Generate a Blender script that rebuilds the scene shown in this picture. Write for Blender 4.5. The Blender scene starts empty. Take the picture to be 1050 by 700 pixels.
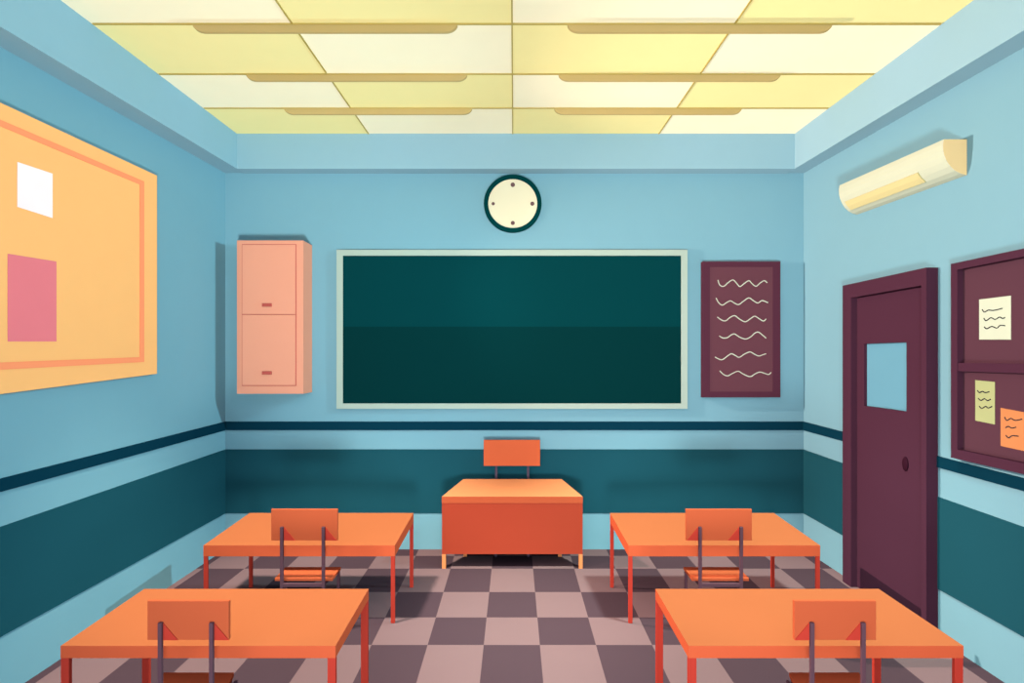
import bpy, bmesh, math
from mathutils import Vector, Matrix

# ---------------------------------------------------------------- frame
H = 1.9            # camera height
F = 560.0          # focal length for a 1050 px wide frame
CX, CY = 527.0, 366.0
YB = F * H / 197.0                 # back wall
XL = -(527 - 231) * YB / F         # left wall
XR = (824 - 527) * YB / F          # right wall
Y0 = 1.0                           # where the built part of the room begins
YS = YB * 188 / 193.0              # front of the back soffit
XSL = -(527 - 243) * YS / F
XSR = (815 - 527) * YS / F

def onY(px, py, Y): return Vector(((px - CX) * Y / F, Y, H - (py - CY) * Y / F))
def onX(px, py, X):
    Y = F * X / (px - CX)
    return Vector((X, Y, H - (py - CY) * Y / F))
def slopez(zb, yb, zn, yn):        # line z(Y) through two points
    k = (zn - zb) / (yn - yb)
    return lambda Y: zb + k * (Y - yb)

col = bpy.context.scene.collection

# ---------------------------------------------------------------- materials
def lin(c):
    c = c / 255.0
    return c / 12.92 if c <= 0.04045 else ((c + 0.055) / 1.055) ** 2.4
ALB = {}
# base colours, linear
DEF = {'ac_cream': [0.3506, 0.3251, 0.2573],
  'ac_louver': [0.4073, 0.3091, 0.1565],
  'board_orange': [0.721, 0.2885, 0.1081],
  'board_strip': [0.7414, 0.1822, 0.0854],
  'cabinet_peach': [0.534, 0.1922, 0.1318],
  'ceiling_cream': [0.7776, 0.5952, 0.4357],
  'ceiling_yellow': [0.7231, 0.5314, 0.2502],
  'chair_orange': [0.3913, 0.0646, 0.0265],
  'chalk_frame': [0.2586, 0.2721, 0.2443],
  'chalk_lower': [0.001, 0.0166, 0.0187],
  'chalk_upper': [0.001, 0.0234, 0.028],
  'clock_dial': [0.506, 0.4, 0.2976],
  'desk_edge': [0.4835, 0.0717, 0.0295],
  'desk_leg': [0.3747, 0.0295, 0.0198],
  'desk_top': [0.2731, 0.0667, 0.0267],
  'door_maroon': [0.0454, 0.0131, 0.0251],
  'fixture_tan': [0.3785, 0.2371, 0.0995],
  'frame_maroon': [0.0443, 0.013, 0.025],
  'maroon_frame': [0.0556, 0.0144, 0.0259],
  'maroon_panel': [0.0808, 0.0248, 0.0351],
  'note_cream': [0.346, 0.3342, 0.2714],
  'note_olive': [0.2494, 0.2406, 0.1199],
  'note_orange': [0.3665, 0.1229, 0.0496],
  'notice_panel': [0.0594, 0.0209, 0.0318],
  'pane_blue': [0.0847, 0.1827, 0.2539],
  'paper_pink': [0.587, 0.1163, 0.1379],
  'paper_white': [0.7121, 0.4909, 0.5123],
  'soffit_paint': [0.1844, 0.2639, 0.3243],
  'stripe_paint': [0.002, 0.0193, 0.0351],
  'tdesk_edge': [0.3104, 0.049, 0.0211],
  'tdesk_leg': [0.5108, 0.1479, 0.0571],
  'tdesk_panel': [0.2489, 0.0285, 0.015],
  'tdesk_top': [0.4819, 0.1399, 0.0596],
  'tile_dark': [0.0446, 0.0218, 0.0291],
  'tile_light': [0.1213, 0.0609, 0.0681],
  'wainscot_paint': [0.0076, 0.0413, 0.0582],
  'wall_paint': [0.1237, 0.2122, 0.2681],
  'ac_end': [0.5874, 0.3638, 0.1861]}
# colours of small details relative to a neighbour
for k, ref, a, b in (('cabinet_seam','cabinet_peach',(200,112,100),(238,174,142)), ('cabinet_handle','cabinet_peach',(192,98,88),(238,174,142)),
    ('ceiling_grid','ceiling_yellow',(180,165,90),(246,240,168)), ('door_dark','door_maroon',(66,28,42),(98,54,70)),
    ('chalk_cream','note_cream',(251,240,210),(251,250,215)), ('ink','note_cream',(70,60,66),(251,250,215)),
    ('chair_metal','chair_orange',(112,80,92),(222,107,69)), ('tchair_metal','chair_orange',(92,78,96),(222,107,69)),
    ('clock_rim','chalk_upper',(0,72,72),(0,72,76)), ('clock_mark','clock_dial',(120,92,92),(251,248,209))):
    if ref in DEF: DEF[k] = [DEF[ref][i]*lin(a[i])/max(lin(b[i]), 1e-3) if lin(b[i]) > 0 else .001 for i in range(3)]
def mat(name, rgb, rough=0.9, wear=0.02, spec=0.0):
    m = bpy.data.materials.new(name)
    m.use_nodes = True
    nt = m.node_tree
    b = nt.nodes['Principled BSDF']
    c = DEF.get(name, [lin(v) for v in rgb])
    tc = nt.nodes.new('ShaderNodeTexCoord')
    n = nt.nodes.new('ShaderNodeTexNoise')
    n.inputs['Scale'].default_value = 6.0
    n.inputs['Detail'].default_value = 3.0
    mr = nt.nodes.new('ShaderNodeMapRange')
    mr.inputs['To Min'].default_value = 1.0 - wear
    mr.inputs['To Max'].default_value = 1.0 + wear
    vm = nt.nodes.new('ShaderNodeVectorMath'); vm.operation = 'SCALE'
    vm.inputs[0].default_value = c[:3]
    nt.links.new(tc.outputs['Object'], n.inputs['Vector'])
    nt.links.new(n.outputs['Fac'], mr.inputs['Value'])
    nt.links.new(mr.outputs['Result'], vm.inputs['Scale'])
    nt.links.new(vm.outputs['Vector'], b.inputs['Base Color'])
    b.inputs['Roughness'].default_value = rough
    b.inputs['Specular IOR Level'].default_value = spec
    return m

M = {}
for nm, rgb in dict(
    wall_paint=(131,187,203), soffit_paint=(160,208,214), wainscot_paint=(33,92,100), stripe_paint=(18,68,82),
    ceiling_cream=(252,248,209), ceiling_yellow=(246,240,168), ceiling_grid=(200,185,110), fixture_tan=(209,186,117),
    tile_light=(194,158,153), tile_dark=(123,98,103),
    board_orange=(255,199,125), board_strip=(255,162,112), paper_white=(255,255,255), paper_pink=(229,131,140),
    chalk_upper=(0,72,76), chalk_lower=(0,60,62), chalk_frame=(200,220,203),
    clock_rim=(0,72,72), clock_dial=(251,248,209), clock_mark=(120,92,92),
    cabinet_peach=(238,174,142), cabinet_seam=(211,123,107), cabinet_handle=(197,104,92),
    maroon_frame=(98,54,70), maroon_panel=(113,69,79), chalk_cream=(251,240,210),
    door_maroon=(98,54,70), door_dark=(66,28,42), pane_blue=(131,187,203),
    frame_maroon=(98,54,70), notice_panel=(113,69,79), note_cream=(251,250,215), note_olive=(217,215,148), note_orange=(255,157,97),
    ink=(60,60,70), ac_cream=(252,248,209), ac_louver=(238,215,156), ac_end=(238,215,156),
    desk_top=(251,150,91), desk_edge=(224,107,69), desk_leg=(200,67,55),
    tdesk_top=(254,158,99), tdesk_edge=(224,107,69), tdesk_panel=(209,86,60), tdesk_leg=(255,160,100),
    chair_orange=(222,107,69), chair_metal=(112,80,92), tchair_metal=(92,78,96)).items():
    M[nm] = mat(nm, rgb)

# ---------------------------------------------------------------- mesh helpers
def link(name, bm, mats, parent=None, loc=None, bevel=0.0):
    bmesh.ops.recalc_face_normals(bm, faces=bm.faces)
    me = bpy.data.meshes.new(name); 
    if loc is not None:
        bmesh.ops.translate(bm, verts=bm.verts, vec=-Vector(loc))
    bm.to_mesh(me); bm.free()
    o = bpy.data.objects.new(name, me)
    if not isinstance(mats, (list, tuple)): mats = [mats]
    for m in mats: me.materials.append(m)
    if loc is not None: o.location = loc
    if parent is not None: o.parent = parent
    col.objects.link(o)
    if bevel > 0:
        b = o.modifiers.new('bevel', 'BEVEL'); b.width = bevel; b.segments = 2; b.limit_method = 'ANGLE'
    return o
def tag(o, label, cat, group=None):
    o['label'] = label; o['category'] = cat
    if group: o['group'] = group
    return o
def struct(o): o['kind'] = 'structure'; return o
def empty(name, loc, label, cat, group=None):
    o = bpy.data.objects.new(name, None); o.location = loc; o.empty_display_size = .1
    col.objects.link(o); tag(o, label, cat, group); return o
def hexa(bm, p, mi=0):
    """8 points: 4 of one face then 4 of the opposite face in the same order"""
    v = [bm.verts.new(Vector(q)) for q in p]
    fs = [(0,1,2,3), (7,6,5,4), (0,4,5,1), (1,5,6,2), (2,6,7,3), (3,7,4,0)]
    out = []
    for f in fs:
        fc = bm.faces.new([v[i] for i in f]); fc.material_index = mi; out.append(fc)
    return out
def box(bm, x0, x1, y0, y1, z0, z1, mi=0):
    return hexa(bm, [(x0,y0,z0),(x1,y0,z0),(x1,y1,z0),(x0,y1,z0),(x0,y0,z1),(x1,y0,z1),(x1,y1,z1),(x0,y1,z1)], mi)
def slab(bm, quad, d, mi=0):
    """quad of points thickened by vector d"""
    q = [Vector(p) for p in quad]
    return hexa(bm, q + [p + Vector(d) for p in q], mi)
def prism(bm, outline, d, mi=0):
    a = [bm.verts.new(Vector(p)) for p in outline]
    b = [bm.verts.new(Vector(p) + Vector(d)) for p in outline]
    n = len(a)
    bm.faces.new(a).material_index = mi; bm.faces.new(b[::-1]).material_index = mi
    for i in range(n):
        bm.faces.new((a[i], b[i], b[(i+1) % n], a[(i+1) % n])).material_index = mi
def newbm(): return bmesh.new()
def tube(bm, pts, r, n=8):
    """round bar along a polyline"""
    pts = [Vector(p) for p in pts]; rings = []
    for i, p in enumerate(pts):
        d = (pts[min(i+1, len(pts)-1)] - pts[max(i-1, 0)]).normalized()
        a = Vector((1,0,0)) if abs(d.x) < .9 else Vector((0,1,0))
        u = d.cross(a).normalized(); w = d.cross(u).normalized()
        rings.append([bm.verts.new(p + (u*math.cos(t) + w*math.sin(t))*r) for t in [2*math.pi*k/n for k in range(n)]])
    for a, b in zip(rings, rings[1:]):
        for k in range(n): bm.faces.new((a[k], a[(k+1)%n], b[(k+1)%n], b[k]))
    bm.faces.new(rings[0][::-1]); bm.faces.new(rings[-1])
def smooth_pts(c, n=5):
    out = []
    c = [Vector(p) for p in c]
    for i in range(len(c)-1):
        p0 = c[max(i-1,0)]; p1 = c[i]; p2 = c[i+1]; p3 = c[min(i+2,len(c)-1)]
        for k in range(n):
            t = k/n
            out.append(.5*((2*p1) + (p2-p0)*t + (2*p0-5*p1+4*p2-p3)*t*t + (3*p1-p0-3*p2+p3)*t**3))
    out.append(c[-1]); return out
def stroke(name, pts, nrm, w, parent, loc, m):
    """a drawn line: a slightly raised ribbon on a surface with normal nrm"""
    pts = smooth_pts(pts); nrm = Vector(nrm); bm = newbm(); rows = []
    for i, p in enumerate(pts):
        d = (pts[min(i+1, len(pts)-1)] - pts[max(i-1, 0)]).normalized()
        s = d.cross(nrm).normalized() * w * .5
        rows.append([bm.verts.new(p - s), bm.verts.new(p + s), bm.verts.new(p + s + nrm*.0015), bm.verts.new(p - s + nrm*.0015)])
    for a, b in zip(rows, rows[1:]):
        for k in range(4): bm.faces.new((a[k], a[(k+1)%4], b[(k+1)%4], b[k]))
    bm.faces.new(rows[0][::-1]); bm.faces.new(rows[-1])
    return link(name, bm, m, parent, loc)
def child(name, bm, m, parent, bevel=0.0):
    """child meshes are written in world space and re-based on the parent's origin"""
    bmesh.ops.translate(bm, verts=bm.verts, vec=-parent.location)
    return link(name, bm, m, parent, None, bevel)
def subchild(name, bm, m, parent, root, bevel=0.0):
    bmesh.ops.translate(bm, verts=bm.verts, vec=-root.location)
    return link(name, bm, m, parent, None, bevel)

# ---------------------------------------------------------------- room shell
# floor: checker tiles, rows and columns laid with their own sizes
tw = 0.195 * H
cols_ = [(-.105 + .195*i) * H for i in range(-9, 12)]
rows_ = [H*F/(p-CY) for p in (569.7, 582.8, 606.8, 632.8, 661.0, 703.0)]
rows_ = [YB + .12] + rows_
while rows_[-1] > Y0 - .6: rows_.append(rows_[-1] - .46)
bm = newbm()
for r in range(len(rows_)-1):
    for c in range(len(cols_)-1):
        x0 = max(cols_[c], XL - .1); x1 = min(cols_[c+1], XR + .1)
        if x1 <= x0: continue
        ya, yb = rows_[r+1], rows_[r]
        f = bm.faces.new([bm.verts.new(p) for p in ((x0,ya,0),(x1,ya,0),(x1,yb,0),(x0,yb,0))])
        f.material_index = (c - 9 + r) % 2           # centre column, row 0 is light
bmesh.ops.remove_doubles(bm, verts=bm.verts, dist=1e-5)
ex = bmesh.ops.extrude_face_region(bm, geom=bm.faces[:])
bmesh.ops.translate(bm, verts=[g for g in ex['geom'] if isinstance(g, bmesh.types.BMVert)], vec=(0,0,-.08))
struct(link('floor', bm, [M['tile_light'], M['tile_dark']]))

ZT = 4.3
bm = newbm(); box(bm, XL-.12, XR+.12, YB, YB+.12, 0, ZT); struct(link('wall_back', bm, M['wall_paint']))
bm = newbm(); box(bm, XL-.12, XL, Y0, YB, 0, ZT); struct(link('wall_left', bm, M['wall_paint']))
bm = newbm(); box(bm, XR, XR+.12, Y0, YB, 0, ZT); struct(link('wall_right', bm, M['wall_paint']))

# ceiling: two tints of square panel between thin bars
zc_b = H + 229*YS/F
yn = F*(-XSL)/465.0
zceil = slopez(zc_b, YS, H + 366*yn/F, yn)
def ceilY(py):                                       # depth where the ceiling meets a given row
    k = (zceil(1.0) - zceil(0.0)); c0 = zceil(0.0) - H
    return c0 * F / ((CY - py) - k * F)
crow = [YB - .02, ceilY(110.5), ceilY(75.5), ceilY(24.0)]
st = crow[2] - crow[3]
while crow[-1] > Y0: crow.append(max(Y0, crow[-1] - st) if crow[-1] - st < Y0 else crow[-1] - st)
ccol = [XL, -1.40, -.012, 1.395, XR]
bm = newbm()
for r in range(len(crow)-1):
    for c in range(4):
        a, b = crow[r+1], crow[r]
        x0, x1 = ccol[c], ccol[c+1]
        q = [(x0,a,zceil(a)),(x1,a,zceil(a)),(x1,b,zceil(b)),(x0,b,zceil(b))]
        slab(bm, q, (0,0,.06), (c + r + 1) % 2)
ce = struct(link('ceiling', bm, [M['ceiling_cream'], M['ceiling_yellow']]))
bm = newbm()
gw = .006
for r in range(1, len(crow)-1):
    y = crow[r]; box(bm, XSL+.01, XSR-.01, y-gw, y+gw, zceil(y)-.008, zceil(y)+.002)
for x in ccol[1:4]:
    a, b = Y0, YS
    slab(bm, [(x-gw*.8,a,zceil(a)-.007),(x+gw*.8,a,zceil(a)-.007),(x+gw*.8,b,zceil(b)-.007),(x-gw*.8,b,zceil(b)-.007)], (0,0,.009))
link('ceiling_grid', bm, M['ceiling_grid'], ce)

# soffits running round the top of the walls
zs_b = H + 188*YB/F
def soffit(n, xin, xw, pxe, pye):
    p = onX(pxe, pye, xin)
    zf = slopez(zs_b, YS, p.z, p.y)
    a, b = Y0, YB
    bm = newbm()
    hexa(bm, [(xin,a,zf(a)),(xw,a,zf(a)),(xw,a,zceil(a)+.03),(xin,a,zceil(a)+.03),
              (xin,b,zf(b)),(xw,b,zf(b)),(xw,b,zceil(b)+.03),(xin,b,zceil(b)+.03)])
    struct(link('trim_%d' % n, bm, M['soffit_paint']))
soffit(1, XSL, XL, 0, 27)
soffit(2, XSR, XR, 1050, 31)
bm = newbm(); box(bm, XSL, XSR, YS, YB, zs_b, zceil(YS)+.03); struct(link('trim_3', bm, M['soffit_paint']))

# painted dado and stripe boards
def sideband(n, X, pb, pe, t, m):
    # pb = (px, ytop, ybottom) in the corner, pe the same near the frame edge
    a0 = onX(pb[0], pb[1], X); a1 = onX(pb[0], pb[2], X); b0 = onX(pe[0], pe[1], X); b1 = onX(pe[0], pe[2], X)
    zt = slopez(a0.z, a0.y, b0.z, b0.y); zb = slopez(a1.z, a1.y, b1.z, b1.y)
    s = 1 if X < 0 else -1
    bm = newbm()
    slab(bm, [(X,Y0,zb(Y0)),(X,YB,zb(YB)),(X,YB,zt(YB)),(X,Y0,zt(Y0))], (s*t,0,0))
    struct(link('trim_%d' % n, bm, m))
sideband(4, XL, (231.01,432,440.8), (0,490.5,503.9), .010, M['stripe_paint'])
sideband(5, XL, (231.01,460.5,526), (0,540,652.7), .005, M['wainscot_paint'])
sideband(6, XR, (823.99,432,440.8), (1050,490,503), .010, M['stripe_paint'])
sideband(7, XR, (823.99,460.5,526), (1050,540,652.7), .005, M['wainscot_paint'])
def backband(n, y0, y1, t, m):
    a = onY(231, y1, YB); b = onY(824, y0, YB)
    bm = newbm(); box(bm, XL, XR, YB-t, YB, a.z, b.z); struct(link('trim_%d' % n, bm, m))
backband(8, 432, 440.8, .010, M['stripe_paint'])
backband(9, 460.5, 526, .005, M['wainscot_paint'])

# ---------------------------------------------------------------- ceiling lights
def ceiling_light(py, x0, x1, pyb, label):
    Y = ceilY(py); z = zceil(Y)
    d = .026
    xa = (x0-CX)*Y/F; xb = (x1-CX)*Y/F
    # visible drop: front face plus the underside
    h = (z - H) - (CY - pyb) * (Y + d) / F
    root = empty('ceiling_light', ((xa+xb)/2, Y + d/2, z), label, 'ceiling light', 'slim lights on the ceiling')
    r = h * 1.5
    out = [(xa, Y, z), (xb, Y, z)]
    n = 8
    for k in range(n+1):
        t = math.pi/2*k/n; out.append((xb - r + r*math.cos(t), Y, z - h + h*(1-math.sin(t))))
    for k in range(n+1):
        t = math.pi/2*k/n; out.append((xa + r - r*math.sin(t), Y, z - h + h*(1-math.cos(t))))
    pts = []
    for p in out:
        if not pts or (Vector(p)-Vector(pts[-1])).length > 1e-5: pts.append(p)
    bm = newbm(); prism(bm, pts, (0, d, 0)); child('housing', bm, M['fixture_tan'], root, .002)
    bm = newbm(); box(bm, xa+r, xb-r, Y+.006, Y+d-.006, z-h-.002, z-h+.004); child('diffuser', bm, M['fixture_tan'], root)
    return root
for i, (py, l0, l1, r0, r1, pb, w) in enumerate(((24,197,469,582,854,35,'nearest the camera'), (75.5,252,479,573,801,84.3,'in the middle row'), (110.5,291,484,568.5,761,118.2,'nearest the chalkboard'))):
    ceiling_light(py, l0, l1, pb, 'slim tan ceiling light on the left half of the ceiling, ' + w)
    ceiling_light(py, r0, r1, pb, 'slim tan ceiling light on the right half of the ceiling, ' + w)

# ---------------------------------------------------------------- left wall: orange pin board
XF = XL + .035
cf = [onX(161,180,XF), onX(161,383,XF)]; ce_ = [onX(0,105,XF), onX(0,404,XF)]
ztop = slopez(cf[0].z, cf[0].y, ce_[0].z, ce_[0].y); zbot = slopez(cf[1].z, cf[1].y, ce_[1].z, ce_[1].y)
YA, YE = 1.9, cf[0].y
root = empty('pin_board', (XL, (YA+YE)/2, zbot((YA+YE)/2)), 'large orange pin board with a darker inner line on the left wall', 'pin board')
bm = newbm()
slab(bm, [(XF,YA,zbot(YA)),(XF,YE,zbot(YE)),(XF,YE,ztop(YE)),(XF,YA,ztop(YA))], (XL-XF+.0005,0,0)); child('backing', bm, M['board_orange'], root)
XT = XF + .004
o_t = (onX(148,186,XT), onX(0,122.5,XT)); o_b = (onX(148,371,XT), onX(0,379,XT))
i_t = (onX(143.5,189,XT), onX(0,129,XT)); i_b = (onX(143.5,366,XT), onX(0,371.5,XT))
g = [slopez(a.z,a.y,b.z,b.y) for a, b in (o_t,o_b,i_t,i_b)]
YO, YI, YAO, YAI = o_t[0].y, i_t[0].y, YA+.1, YA+.14
bm = newbm(); D = (-.0045,0,0)
slab(bm, [(XT,YAO,g[0](YAO)),(XT,YO,g[0](YO)),(XT,YI,g[2](YI)),(XT,YAI,g[2](YAI))], D)
slab(bm, [(XT,YAO,g[1](YAO)),(XT,YO,g[1](YO)),(XT,YI,g[3](YI)),(XT,YAI,g[3](YAI))], D)
slab(bm, [(XT,YO,g[0](YO)),(XT,YO,g[1](YO)),(XT,YI,g[3](YI)),(XT,YI,g[2](YI))], D)
slab(bm, [(XT,YAO,g[0](YAO)),(XT,YAO,g[1](YAO)),(XT,YAI,g[3](YAI)),(XT,YAI,g[2](YAI))], D)
child('border_strip', bm, M['board_strip'], root)
def sheet(name, pts, X, m, label, cat='paper', t=.0015, group=None):
    q = [onX(px, py, X) for px, py in pts]
    c = sum(q, Vector())/4
    bm = newbm(); slab(bm, q, ((t if X > 0 else -t),0,0))
    o = link(name, bm, m, None, c); tag(o, label, cat, group); return o
sheet('paper_sheet', [(18,166),(54,178),(54,223.5),(18,212)], XF+.002, M['paper_white'], 'small blank white sheet pinned to the orange board')
sheet('poster', [(8,260),(58,268),(58,350),(8,350)], XF+.002, M['paper_pink'], 'plain pink poster low on the orange board', 'poster')

# ---------------------------------------------------------------- back wall things
# clock
rad = 29.5*YB/F
c = onY(525.8, 209.3, YB)
root = empty('wall_clock', c, 'round wall clock with dark teal rim and cream dial above the chalkboard', 'clock')
def disc(bm, cx, cz, y0, y1, r, n=64, ri=None):
    ts = [2*math.pi*k/n for k in range(n)]
    if ri is None:
        prism(bm, [(cx+r*math.cos(t), y0, cz+r*math.sin(t)) for t in ts], (0, y1-y0, 0)); return
    o0=[bm.verts.new((cx+r*math.cos(t),y0,cz+r*math.sin(t))) for t in ts]; o1=[bm.verts.new((cx+r*math.cos(t),y1,cz+r*math.sin(t))) for t in ts]
    i0=[bm.verts.new((cx+ri*math.cos(t),y0,cz+ri*math.sin(t))) for t in ts]; i1=[bm.verts.new((cx+ri*math.cos(t),y1,cz+ri*math.sin(t))) for t in ts]
    for k in range(n):
        j=(k+1)%n
        bm.faces.new((o0[k],o0[j],o1[j],o1[k])); bm.faces.new((i0[k],i1[k],i1[j],i0[j]))
        bm.faces.new((o0[k],i0[k],i0[j],o0[j])); bm.faces.new((o1[k],o1[j],i1[j],i1[k]))
bm = newbm(); disc(bm, c.x, c.z, YB-.03, YB-.0005, rad, ri=rad*.85); child('rim', bm, M['clock_rim'], root)
bm = newbm(); disc(bm, c.x, c.z, YB-.018, YB-.001, rad*.86); dial = child('dial', bm, M['clock_dial'], root)
for dx, dy, r in ((0,-19.3,2.3),(20,0,2.1),(-20,0,1.7),(0,19.7,2.1)):
    bm = newbm(); disc(bm, c.x+dx*YB/F, c.z-dy*YB/F, YB-.021, YB-.017, r*YB/F, 20); subchild('hour_mark', bm, M['clock_mark'], dial, root)

# chalkboard
YC = YB - .035
p0 = onY(345,256,YC); p1 = onY(705,419,YC); i0 = onY(351.5,262,YC); i1 = onY(698.5,413.5,YC); zm = onY(0,334.8,YC).z
root = empty('chalkboard', ((p0.x+p1.x)/2, YB, p1.z), 'wide dark green chalkboard with pale frame on the back wall', 'chalkboard')
bm = newbm()
box(bm, p0.x, p1.x, YC, YB-.001, i0.z, p0.z); box(bm, p0.x, p1.x, YC, YB-.001, p1.z, i1.z)
box(bm, p0.x, i0.x, YC, YB-.001, i1.z, i0.z); box(bm, i1.x, p1.x, YC, YB-.001, i1.z, i0.z)
child('frame', bm, M['chalk_frame'], root)
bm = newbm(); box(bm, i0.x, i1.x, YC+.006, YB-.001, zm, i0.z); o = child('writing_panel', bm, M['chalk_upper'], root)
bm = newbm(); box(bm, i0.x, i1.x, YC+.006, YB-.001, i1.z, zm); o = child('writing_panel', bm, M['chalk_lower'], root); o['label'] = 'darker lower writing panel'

# wall cabinet
YK = YB * 207/216.0
p0 = onY(243,246.5,YK); p1 = onY(311,403.5,YK)
root = empty('wall_cabinet', ((p0.x+p1.x)/2, YB, p1.z), 'peach wall cabinet with two stacked doors left of the chalkboard', 'cabinet')
bm = newbm(); box(bm, p0.x, p1.x, YK, YB-.001, p1.z, p0.z); child('body', bm, M['cabinet_peach'], root)
d0 = onY(248.2,250.3,YK); d1 = onY(304,395.5,YK); dm = onY(0,322.4,YK).z
s = .006
bm = newbm(); box(bm, d0.x, d1.x, YK-.004, YK+.001, d1.z, d0.z); child('door_surround', bm, M['cabinet_seam'], root)
for za, zb_, hy in ((dm, d0.z, 312.6), (d1.z, dm, 382.2)):
    e0 = s*1.3 if za == d1.z else s*.6; e1 = s*1.3 if zb_ == d0.z else s*.6
    bm = newbm(); box(bm, d0.x+s*1.3, d1.x-s*1.3, YK-.012, YK-.001, za+e0, zb_-e1); dr = child('door', bm, M['cabinet_peach'], root)
    h = onY(273.8, hy, YK-.015)
    bm = newbm(); box(bm, h.x-.045, h.x+.045, YK-.026, YK-.011, h.z-.016, h.z+.016); subchild('handle', bm, M['cabinet_handle'], dr, root, .003)

# maroon lesson board
YN = YB - .06
p0 = onY(720.7,268,YN); p1 = onY(800.3,407.3,YN); i0 = onY(728,273.5,YN); i1 = onY(792.5,401.5,YN)
root = empty('lesson_board', ((p0.x+p1.x)/2, YB, p1.z), 'tall maroon board with six chalk squiggles right of the chalkboard', 'board')
bm = newbm()
box(bm, p0.x, p1.x, YN, YB-.001, i0.z, p0.z); box(bm, p0.x, p1.x, YN, YB-.001, p1.z, i1.z)
box(bm, p0.x, i0.x, YN, YB-.001, i1.z, i0.z); box(bm, i1.x, p1.x, YN, YB-.001, i1.z, i0.z)
child('frame', bm, M['maroon_frame'], root)
YP = YN + .004
bm = newbm(); box(bm, i0.x, i1.x, YP, YB-.001, i1.z, i0.z); pan = child('panel', bm, M['maroon_panel'], root)
L = ['133,136 140,155 155,160 172,146 190,136 205,150 216,161 232,150 250,139 262,150 277,160 292,148 308,139 319,147',
 '126,204 136,222 150,231 165,222 180,215 195,223 211,229 230,216 250,204 268,215 284,223 300,214 322,222',
 '131,276 148,288 163,290 180,277 197,271 215,284 236,294 255,283 272,273 288,282 305,291 315,283',
 '138,347 152,355 168,354 183,344 196,340 215,352 238,359 258,350 272,337 286,333 300,343 315,356',
 '122,427 135,434 150,437 168,424 184,415 200,422 214,428 235,415 255,408 272,417 288,423 304,418 315,415',
 '140,479 153,492 170,498 190,488 210,481 230,492 255,501 275,490 292,484 310,489 325,493 334,485']
def parse(sx, s, ox, oy): return [(ox + float(a.split(',')[0])*sx, oy + float(a.split(',')[1])*sx) for a in s.split()]
for s_ in L:
    pts = [onY(a, b, YP) - root.location for a, b in parse(.2714, s_, 700, 250)]
    stroke('chalk_line', pts, (0,-1,0), .0095, pan, None, M['chalk_cream'])

# ---------------------------------------------------------------- right wall: door
P = .08
XD = XR - P
yn_ = F*XR/(962-CX); yf = F*XD/(864-CX)          # near and far edges of the frame
zt = 2.505
yin = F*XD/(944.5-CX); yif = F*XD/(872.5-CX); zin = 2.39
fr = newbm()
box(fr, XD, XR-.0005, yn_, yin, 0, zt); box(fr, XD, XR-.0005, yif, yf, 0, zt); box(fr, XD, XR-.0005, yin, yif, zin, zt)
droot = link('door_1', fr, M['door_maroon'], None, (XR, (yn_+yf)/2, 0)); struct(droot)
XV = XR - .03
gy = [F*XV/(886-CX), F*XV/(929.5-CX)]; gz = [1.506, 2.008]
bm = newbm()
b0 = .004
box(bm, XV, XR-.001, yin+.001, gy[1], .005, zin-.003); box(bm, XV, XR-.001, gy[0], yif-.001, .005, zin-.003)
box(bm, XV, XR-.001, gy[1], gy[0], .005, gz[0]); box(bm, XV, XR-.001, gy[1], gy[0], gz[1], zin-.003)
leaf = child('door_leaf', bm, M['door_maroon'], droot)
bm = newbm(); box(bm, XR-.006, XR-.001, gy[1], gy[0], gz[0], gz[1]); subchild('window_pane', bm, M['pane_blue'], leaf, droot)
hc = onX(929, 475.5, XV)
bm = newbm()
bmesh.ops.create_uvsphere(bm, u_segments=20, v_segments=12, radius=1.0, matrix=Matrix.Translation(hc + Vector((-.004,0,0))) @ Matrix.Diagonal((.014,.028,.052,1)))
subchild('door_knob', bm, M['door_dark'], leaf, droot)

# ---------------------------------------------------------------- right wall: maroon notice case
XN = XR - .06; XNB = XR - .022
y1 = F*XN/(975-CX); y0 = 1.95
zt, zb = 2.475, 1.243
zt = H + (CY-270.5)*y1/F; zb = H - (469-CX*0-CY)*y1/F
w = .05
zm0 = H - (380.5-CY)*F*XN/(984-CX)/F; zm1 = H - (372.0-CY)*F*XN/(984-CX)/F
root = empty('notice_case', (XR, (y0+y1)/2, zb), 'maroon framed notice board with a middle rail beside the door', 'notice board')
bm = newbm()
box(bm, XN, XR-.0005, y0, y1, zt-.045, zt); box(bm, XN, XR-.0005, y0, y1, zb, zb+.06)
box(bm, XN, XR-.0005, y1-w, y1, zb+.06, zt-.045); box(bm, XN, XR-.0005, y0, y0+w, zb+.06, zt-.045)
child('frame', bm, M['frame_maroon'], root)
bm = newbm(); box(bm, XN+.004, XR-.0005, y0+w, y1-w, zm0, zm1); child('middle_rail', bm, M['frame_maroon'], root)
bm = newbm(); box(bm, XNB, XR-.0005, y0+w, y1-w, zb+.06, zm0); box(bm, XNB, XR-.0005, y0+w, y1-w, zm1, zt-.045); child('back_panel', bm, M['notice_panel'], root)
XQ = XNB - .002
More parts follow.
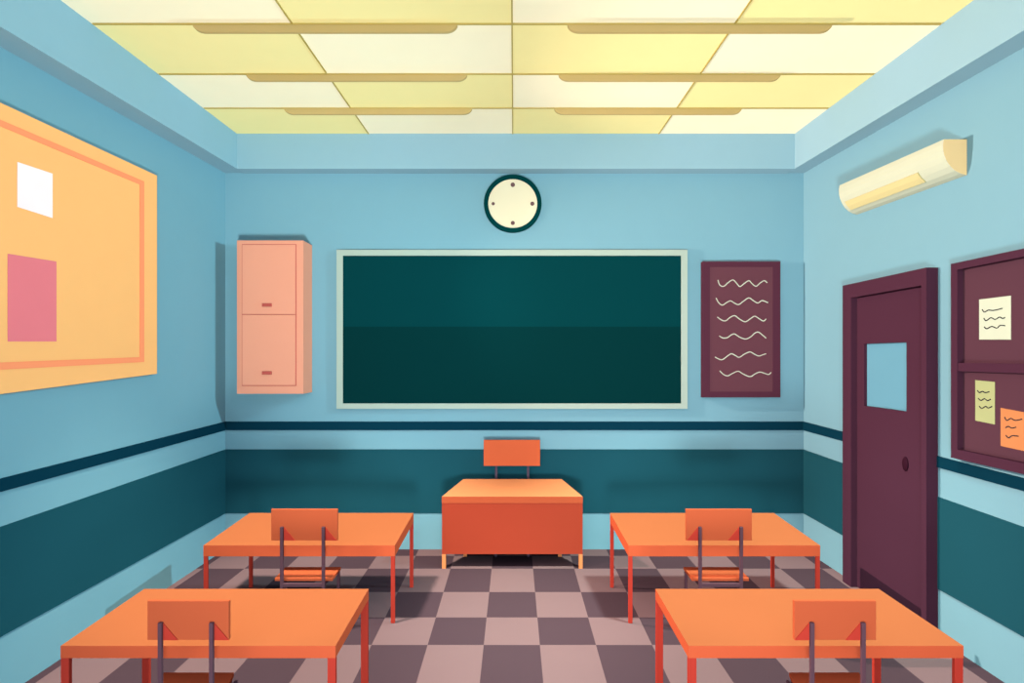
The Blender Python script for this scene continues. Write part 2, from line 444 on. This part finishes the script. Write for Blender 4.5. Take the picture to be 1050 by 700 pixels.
notes = [('note', [(1004,307),(1036.5,303),(1036.5,348),(1004,348)], 'note_cream', 'pale cream note with three lines in the upper half of the notice board',
          ['896,254 903,262 915,256 930,257 957,251','901,280 908,288 922,279 935,284 948,277 957,281 965,278','902,306 910,312 925,305 940,310 950,302 965,303']),
         ('note', [(1000,389.5),(1020,391.5),(1020,435),(1000,431)], 'note_olive', 'narrow olive green note at the left of the lower half of the notice board',
          ['882,496 888,503 897,499 905,503 918,500','884,520 893,526 903,521 912,527 922,522','887,543 895,550 907,544 914,549 926,544']),
         ('note', [(1026,418),(1056,423.5),(1056,463.5),(1026,457)], 'note_orange', 'orange note in the lower half of the notice board, right of the olive one',
          ['963,576 970,586 982,580 995,586 1016,582','966,608 975,604 985,609 998,606','967,630 975,638 986,632 1005,633'])]
for nm, q, m, lb, lines in notes:
    o = sheet(nm, q, XQ, M[m], lb, 'note', group='notes pinned on the notice board')
    for l in lines:
        pts = [onX(a, b, XQ) - o.location for a, b in parse(.3428, l, 700, 230)]
        stroke('pen_line', pts, (-1,0,0), .006, o, None, M['ink'])

# ---------------------------------------------------------------- air conditioner
ya = F*XR/(991.5-CX); depth = XR - (968-CX)*ya/F
XA = XR - depth
yb_ = F*XA/(861-CX)
za1 = H + (CY-142.8)*ya/F; za0 = H + (CY-179.5)*ya/F
zb1 = H + (CY-190)*yb_/F; zb0 = H + (CY-220)*yb_/F
prof = [(0,1),(depth,1),(depth*1.04,.86),(depth*1.03,.7),(depth*.98,.55),(depth*.88,.4),(depth*.72,.25),(depth*.5,.12),(depth*.25,.04),(0,0)]
def P_at(y, d, fz, off=0):
    t = (y-ya)/(yb_-ya); z0 = za0 + (zb0-za0)*t; z1 = za1 + (zb1-za1)*t
    return Vector((XR - .0005 - d, y, z0 + (z1-z0)*fz))
root = empty('air_conditioner', (XR, (ya+yb_)/2, za0), 'cream wall-mounted air conditioner high above the door', 'air conditioner')
bm = newbm()
A = [bm.verts.new(P_at(ya,d,f)) for d, f in prof]; B = [bm.verts.new(P_at(yb_,d,f)) for d, f in prof]
n = len(prof)
for i in range(n): bm.faces.new((A[i], B[i], B[(i+1)%n], A[(i+1)%n]))
bm.faces.new(A); bm.faces.new(B[::-1])
body = child('housing', bm, [M['ac_cream'], M['ac_end']], root)
for p in body.data.polygons:
    if p.normal.y < -.9: p.material_index = 1
def lerp(y, t):     # point on curved front by fraction along lower profile
    for (d0,f0),(d1,f1) in zip(prof[1:], prof[2:]):
        if f1 <= t <= f0:
            k = (f0-t)/(f0-f1); return P_at(y, d0+(d1-d0)*k, t)
bm = newbm()
yl0 = ya + (yb_-ya)*.22; yl1 = ya + (yb_-ya)*.955
fr_ = [.40,.33,.26,.19,.13]
up = Vector((-.006,0,-.006))
for t0, t1 in zip(fr_, fr_[1:]):
    q = [lerp(yl0,t0), lerp(yl1,t0), lerp(yl1,t1), lerp(yl0,t1)]
    hexa(bm, [p+up for p in q] + [p-up*.3 for p in q])
child('air_louver', bm, M['ac_louver'], root)

# ---------------------------------------------------------------- desks
def desk(pc, z_f, z_b, yfr, ybk, thick, lw, label, group):
    """pc: pixel x of front-left, front-right, back-left, back-right"""
    fl, fr2, bl, br = [(pc[0]-CX)*yfr/F, (pc[1]-CX)*yfr/F, (pc[2]-CX)*ybk/F, (pc[3]-CX)*ybk/F]
    root = empty('student_desk', ((fl+fr2)/2, (yfr+ybk)/2, 0), label, 'desk', group)
    bm = newbm()
    T = [(fl,yfr,z_f),(fr2,yfr,z_f),(br,ybk,z_b),(bl,ybk,z_b)]
    fs = slab(bm, T, (0,0,-thick), 1); fs[0].material_index = 0
    child('tabletop', bm, [M['desk_top'], M['desk_edge']], root)
    def leg(x0, x1, y0_, y1_, zt_):
        bm = newbm(); box(bm, x0, x1, y0_, y1_, 0, zt_); child('leg', bm, M['desk_leg'], root, .002)
    ld = lw*.55
    leg(fl, fl+lw, yfr+.001, yfr+ld, z_f-thick+.001); leg(fr2-lw, fr2, yfr+.001, yfr+ld, z_f-thick+.001)
    leg(bl, bl+lw, ybk-ld, ybk, z_b-thick-.002); leg(br-lw, br, ybk-ld, ybk, z_b-thick-.002)
    return root
def yz(pf, pl):   # depth from leg foot row, height from top row
    Y = F*H/(pl-CY); return Y, H - (pf-CY)*Y/F
ybf, zbf = yz(559, 639); ybb, zbb = yz(525.7, 601.6)
GD = 'orange student desks in two rows'
desk((208.5,404.8,256,424), zbf, zbb, ybf, ybb, 11.2*ybf/F, .029, 'orange student desk in the back row on the left, near the left wall', GD)
desk((644.5,841,625.5,793.5), zbf, zbb, ybf, ybb, 11.2*ybf/F, .029, 'orange student desk in the back row on the right, near the door', GD)
yff = (H-.557)*F/(662-CY); yfb = (H-.614)*F/(603.5-CY)
desk((62,344,148,378), .557, .614, yff, yfb, 12.5*yff/F, .038, 'large orange student desk at the front left of the picture', GD)
desk((706,988,672,901), .557, .614, yff, yfb, 12.5*yff/F, .038, 'large orange student desk at the front right of the picture', GD)

# ---------------------------------------------------------------- chairs
def chair(xs, ybr, ytop, ybot, polex, ypole, seat, yseat, label, group, pr=.0108, side=1):
    """xs: backrest px; polex: the two px of the uprights; seat: world (xn0,xn1,xf0,xf1,yn,yf,z)"""
    Y = ybr
    a = onY(xs[0], ytop, Y); b = onY(xs[1], ybot, Y)
    root = empty('student_chair', ((a.x+b.x)/2, Y+.12, 0), label, 'chair', group)
    bm = newbm(); box(bm, a.x, b.x, Y, Y+.018, b.z, a.z); child('backrest', bm, M['chair_orange'], root, .002)
    xn0, xn1, xf0, xf1, yn2, yf2, zs = seat
    bm = newbm(); slab(bm, [(xn0,yn2,zs),(xn1,yn2,zs),(xf1,yf2,zs),(xf0,yf2,zs)], (0,0,-.02)); child('seat', bm, M['chair_orange'], root, .002)
    yp = Y - pr + .001
    for px in polex:
        t = onY(px, ypole, yp)
        bm = newbm(); box(bm, t.x-pr, t.x+pr, yp-pr*.8, yp+pr*.8, 0, t.z); child('upright', bm, M['chair_metal'], root, .002)
    rx = [onY(px, 0, yp).x for px in polex]
    for x in rx:                    # thin red triangle shaped as each upright's shadow on the backrest
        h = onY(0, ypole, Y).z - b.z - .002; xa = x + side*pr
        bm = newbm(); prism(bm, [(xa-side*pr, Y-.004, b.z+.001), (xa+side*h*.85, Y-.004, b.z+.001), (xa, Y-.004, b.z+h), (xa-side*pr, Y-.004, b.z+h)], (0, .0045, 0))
        child('upright_shadow', bm, M['desk_leg'], root)
    bm = newbm(); box(bm, rx[0]+pr*.9, rx[1]-pr*.9, yp-pr*.7, yp+pr*.7, zs-.046, zs-.024); 
    for x, xs_ in zip(rx, (1,-1)): box(bm, x-pr*.6, x+pr*.6, yp+pr*.75, yf2-.03, zs-.044, zs-.0205)
    child('seat_frame', bm, M['chair_metal'], root)
    for x in (xf0+.012, xf1-.012):
        bm = newbm(); box(bm, x-.009, x+.009, yf2-.03, yf2-.012, 0, zs-.02); child('leg', bm, M['chair_metal'], root)
    return root
GC = 'orange chairs at the student desks'
yb2 = ybf - .14
def seatw(zs, nl, nr, ny, fl, fr2, fy):
    yn2 = (H-zs)*F/(ny-CY); yf2 = (H-zs)*F/(fy-CY)
    return ((nl-CX)*yn2/F, (nr-CX)*yn2/F, (fl-CX)*yf2/F, (fr2-CX)*yf2/F, yn2, yf2, zs)
def zs_for(yy, py): return H - (py-CY)*yy/F
zs = zs_for(yb2+.01, 593.0)
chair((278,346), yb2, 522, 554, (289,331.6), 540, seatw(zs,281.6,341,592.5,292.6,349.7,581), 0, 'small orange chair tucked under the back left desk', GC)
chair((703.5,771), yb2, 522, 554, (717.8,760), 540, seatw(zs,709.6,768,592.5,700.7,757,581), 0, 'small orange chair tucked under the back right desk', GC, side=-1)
yb3 = yff - .10
zs3 = zs_for(yb3+.24, 689)
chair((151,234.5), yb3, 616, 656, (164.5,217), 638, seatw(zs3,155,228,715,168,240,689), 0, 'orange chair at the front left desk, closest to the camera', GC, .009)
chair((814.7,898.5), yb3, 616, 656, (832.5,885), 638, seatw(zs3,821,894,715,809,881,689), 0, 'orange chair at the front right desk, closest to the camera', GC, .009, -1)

# ---------------------------------------------------------------- teacher's desk and chair
yt0 = F*H/(583-CY); yt1 = yt0 + .32
zf = H - (509-CY)*yt0/F; zbk = H - (491-CY)*yt1/F
x0, x1 = onY(453,0,yt0).x, onY(597.6,0,yt0).x; u0, u1 = onY(475,0,yt1).x, onY(576,0,yt1).x
root = empty('teacher_desk', ((x0+x1)/2, (yt0+yt1)/2, 0), "orange teacher's desk with solid front panel in front of the chalkboard", 'desk')
th = 6.7*yt0/F
bm = newbm()
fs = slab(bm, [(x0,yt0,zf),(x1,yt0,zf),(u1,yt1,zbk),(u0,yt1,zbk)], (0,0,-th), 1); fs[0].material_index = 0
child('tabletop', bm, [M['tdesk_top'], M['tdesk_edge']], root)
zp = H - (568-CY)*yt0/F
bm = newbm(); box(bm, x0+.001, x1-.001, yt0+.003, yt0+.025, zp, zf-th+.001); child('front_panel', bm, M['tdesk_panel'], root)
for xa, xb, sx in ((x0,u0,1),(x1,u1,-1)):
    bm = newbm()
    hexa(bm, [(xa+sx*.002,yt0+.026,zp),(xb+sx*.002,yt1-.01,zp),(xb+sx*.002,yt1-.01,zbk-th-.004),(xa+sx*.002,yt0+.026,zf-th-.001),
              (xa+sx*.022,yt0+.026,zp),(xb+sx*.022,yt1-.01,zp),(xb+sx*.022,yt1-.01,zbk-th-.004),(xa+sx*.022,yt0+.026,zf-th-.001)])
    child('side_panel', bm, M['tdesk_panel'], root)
lw = .034
for x in (x0+.001, x1-lw-.001):
    bm = newbm(); box(bm, x, x+lw, yt0+.004, yt0+.004+lw, 0, zp+.001); child('leg', bm, M['tdesk_leg'], root)
for x in (u0+.003, u1-lw-.003):
    bm = newbm(); box(bm, x, x+lw, yt1-.022, yt1-.002, 0, zp+.001); child('leg', bm, M['tdesk_leg'], root)

yc = yt1 + .06
a = onY(496,451,yc); b = onY(553.8,477.5,yc)
root = empty('teacher_chair', ((a.x+b.x)/2, yc-.1, 0), "orange teacher's chair with wide backrest behind the teacher's desk", 'chair')
bm = newbm(); box(bm, a.x, b.x, yc, yc+.018, b.z, a.z); child('backrest', bm, M['chair_orange'], root, .002)
bm = newbm(); box(bm, a.x+.05, b.x-.05, yc-.26, yc+.0, .43, .45); child('seat', bm, M['chair_orange'], root, .003)
for px in (508.8, 541.6):
    x = onY(px, 0, yc).x
    bm = newbm(); box(bm, x-.011, x+.011, yc+.018, yc+.036, 0, b.z+.1); child('upright', bm, M['tchair_metal'], root)
    bm = newbm(); box(bm, x-.011, x+.011, yc-.08, yc+.019, .41, .43); child('seat_rail', bm, M['tchair_metal'], root)
    bm = newbm(); box(bm, x-.010, x+.010, yc-.08, yc-.062, 0, .41); child('leg', bm, M['tchair_metal'], root)

# ---------------------------------------------------------------- light
sc = bpy.context.scene
LIT = dict(
 sky_left=(4.1059,4.4549,4.4764),
 sky_right=(0.4900,1.3028,1.7585),
 ground=(0.0723,0.0001,0.0000),
 key=(4.0127,4.5964,3.6291),
 spot=(2.5923,2.4282,1.9969),
 up=(2.0591,2.7781,2.6124),
 spot_left=(0.6920,1.3048,1.3644),
 key_right=(2.6748,4.2293,3.5819),
 wash=(0.2000,0.2000,0.2000))
w = bpy.data.worlds.new('World'); sc.world = w; w.use_nodes = True
nt = w.node_tree; bg = nt.nodes['Background']
tc = nt.nodes.new('ShaderNodeTexCoord'); sep = nt.nodes.new('ShaderNodeSeparateXYZ')
nt.links.new(tc.outputs['Generated'], sep.inputs[0])
def ramp(out, lo, hi):
    mr = nt.nodes.new('ShaderNodeMapRange'); mr.inputs['From Min'].default_value = lo; mr.inputs['From Max'].default_value = hi
    nt.links.new(sep.outputs[out], mr.inputs['Value']); return mr.outputs['Result']
def mix(fac, a, b):
    mx = nt.nodes.new('ShaderNodeMix'); mx.data_type = 'RGBA'
    nt.links.new(fac, mx.inputs[0])
    for i, v in ((6, a), (7, b)):
        if isinstance(v, tuple): mx.inputs[i].default_value = v + (1,)
        else: nt.links.new(v, mx.inputs[i])
    return mx.outputs[2]
sky = mix(ramp('X', -.4, .4), LIT['sky_left'], LIT['sky_right'])
nt.links.new(mix(ramp('Z', -.3, .1), LIT['ground'], sky), bg.inputs['Color'])
bg.inputs['Strength'].default_value = 1.0

def lamp(name, kind, loc, target, power, rgb, const=True, **kw):
    l = bpy.data.lights.new(name, kind); l.color = rgb; l.energy = power
    for k, v in kw.items(): setattr(l, k, v)
    if const:
        l.use_nodes = True; n = l.node_tree
        e = n.nodes['Emission']; fo = n.nodes.new('ShaderNodeLightFalloff'); fo.inputs['Strength'].default_value = 1.0
        n.links.new(fo.outputs['Constant'], e.inputs['Strength'])
    o = bpy.data.objects.new(name, l); o.location = loc
    if target is not None:
        o.rotation_euler = (Vector(target) - Vector(loc)).to_track_quat('-Z', 'Y').to_euler()
    col.objects.link(o); return o
lamp('desk_fill', 'SPOT', (-1.7, 3.4, 3.6), (-1.45, 3.75, .5), 25, LIT['key'], shadow_soft_size=.15, spot_size=math.radians(72), spot_blend=.7)  # added fill above the left desks, has no fixture
lamp('desk_fill', 'SPOT', (1.7, 3.4, 3.6), (1.45, 3.75, .5), 25, LIT['key_right'], shadow_soft_size=.15, spot_size=math.radians(72), spot_blend=.7)  # matching added fill above the right desks, also without a fixture
lamp('back_wall_fill', 'SPOT', (0, 2.0, 3.4), (0, YB, 2.0), 25, LIT['wash'], shadow_soft_size=.03, spot_size=math.radians(100), spot_blend=.4)  # added light on the back wall to deepen its shadows, no real source
lamp('side_wall_fill', 'SPOT', (-1.5, 4.75, 2.9), (XR, 3.7, 1.9), 25, LIT['spot'], shadow_soft_size=.02, spot_size=math.radians(100), spot_blend=.6)  # added sourceless fill that brightens and warms the right wall
lamp('ceiling_fill', 'SPOT', (0, -.6, .25), (0, 3.6, 4.0), 25, LIT['up'], shadow_soft_size=.4, spot_size=math.radians(120), spot_blend=1)  # added fill behind the camera, unseen, to brighten the ceiling
lamp('side_wall_fill', 'SPOT', (1.5, 4.35, 3.0), (XL, 3.7, 1.9), 25, LIT['spot_left'], shadow_soft_size=.02, spot_size=math.radians(100), spot_blend=.6)  # added sourceless fill that lifts the left wall below the soffit

cam = bpy.data.cameras.new('camera'); co = bpy.data.objects.new('camera', cam); col.objects.link(co)
co.location = (0, 0, H); co.rotation_euler = (math.pi/2, 0, 0)
cam.sensor_width = 36; cam.sensor_fit = 'HORIZONTAL'; cam.lens = 36*F/1050
cam.shift_x = -(CX-525)/1050; cam.shift_y = (CY-350)/1050
cam.clip_start = .05
sc.camera = co
sc.view_settings.view_transform = 'Standard'; sc.view_settings.look = 'None'
sc.view_settings.exposure = 0; sc.view_settings.gamma = 1; sc.view_settings.use_curve_mapping = False
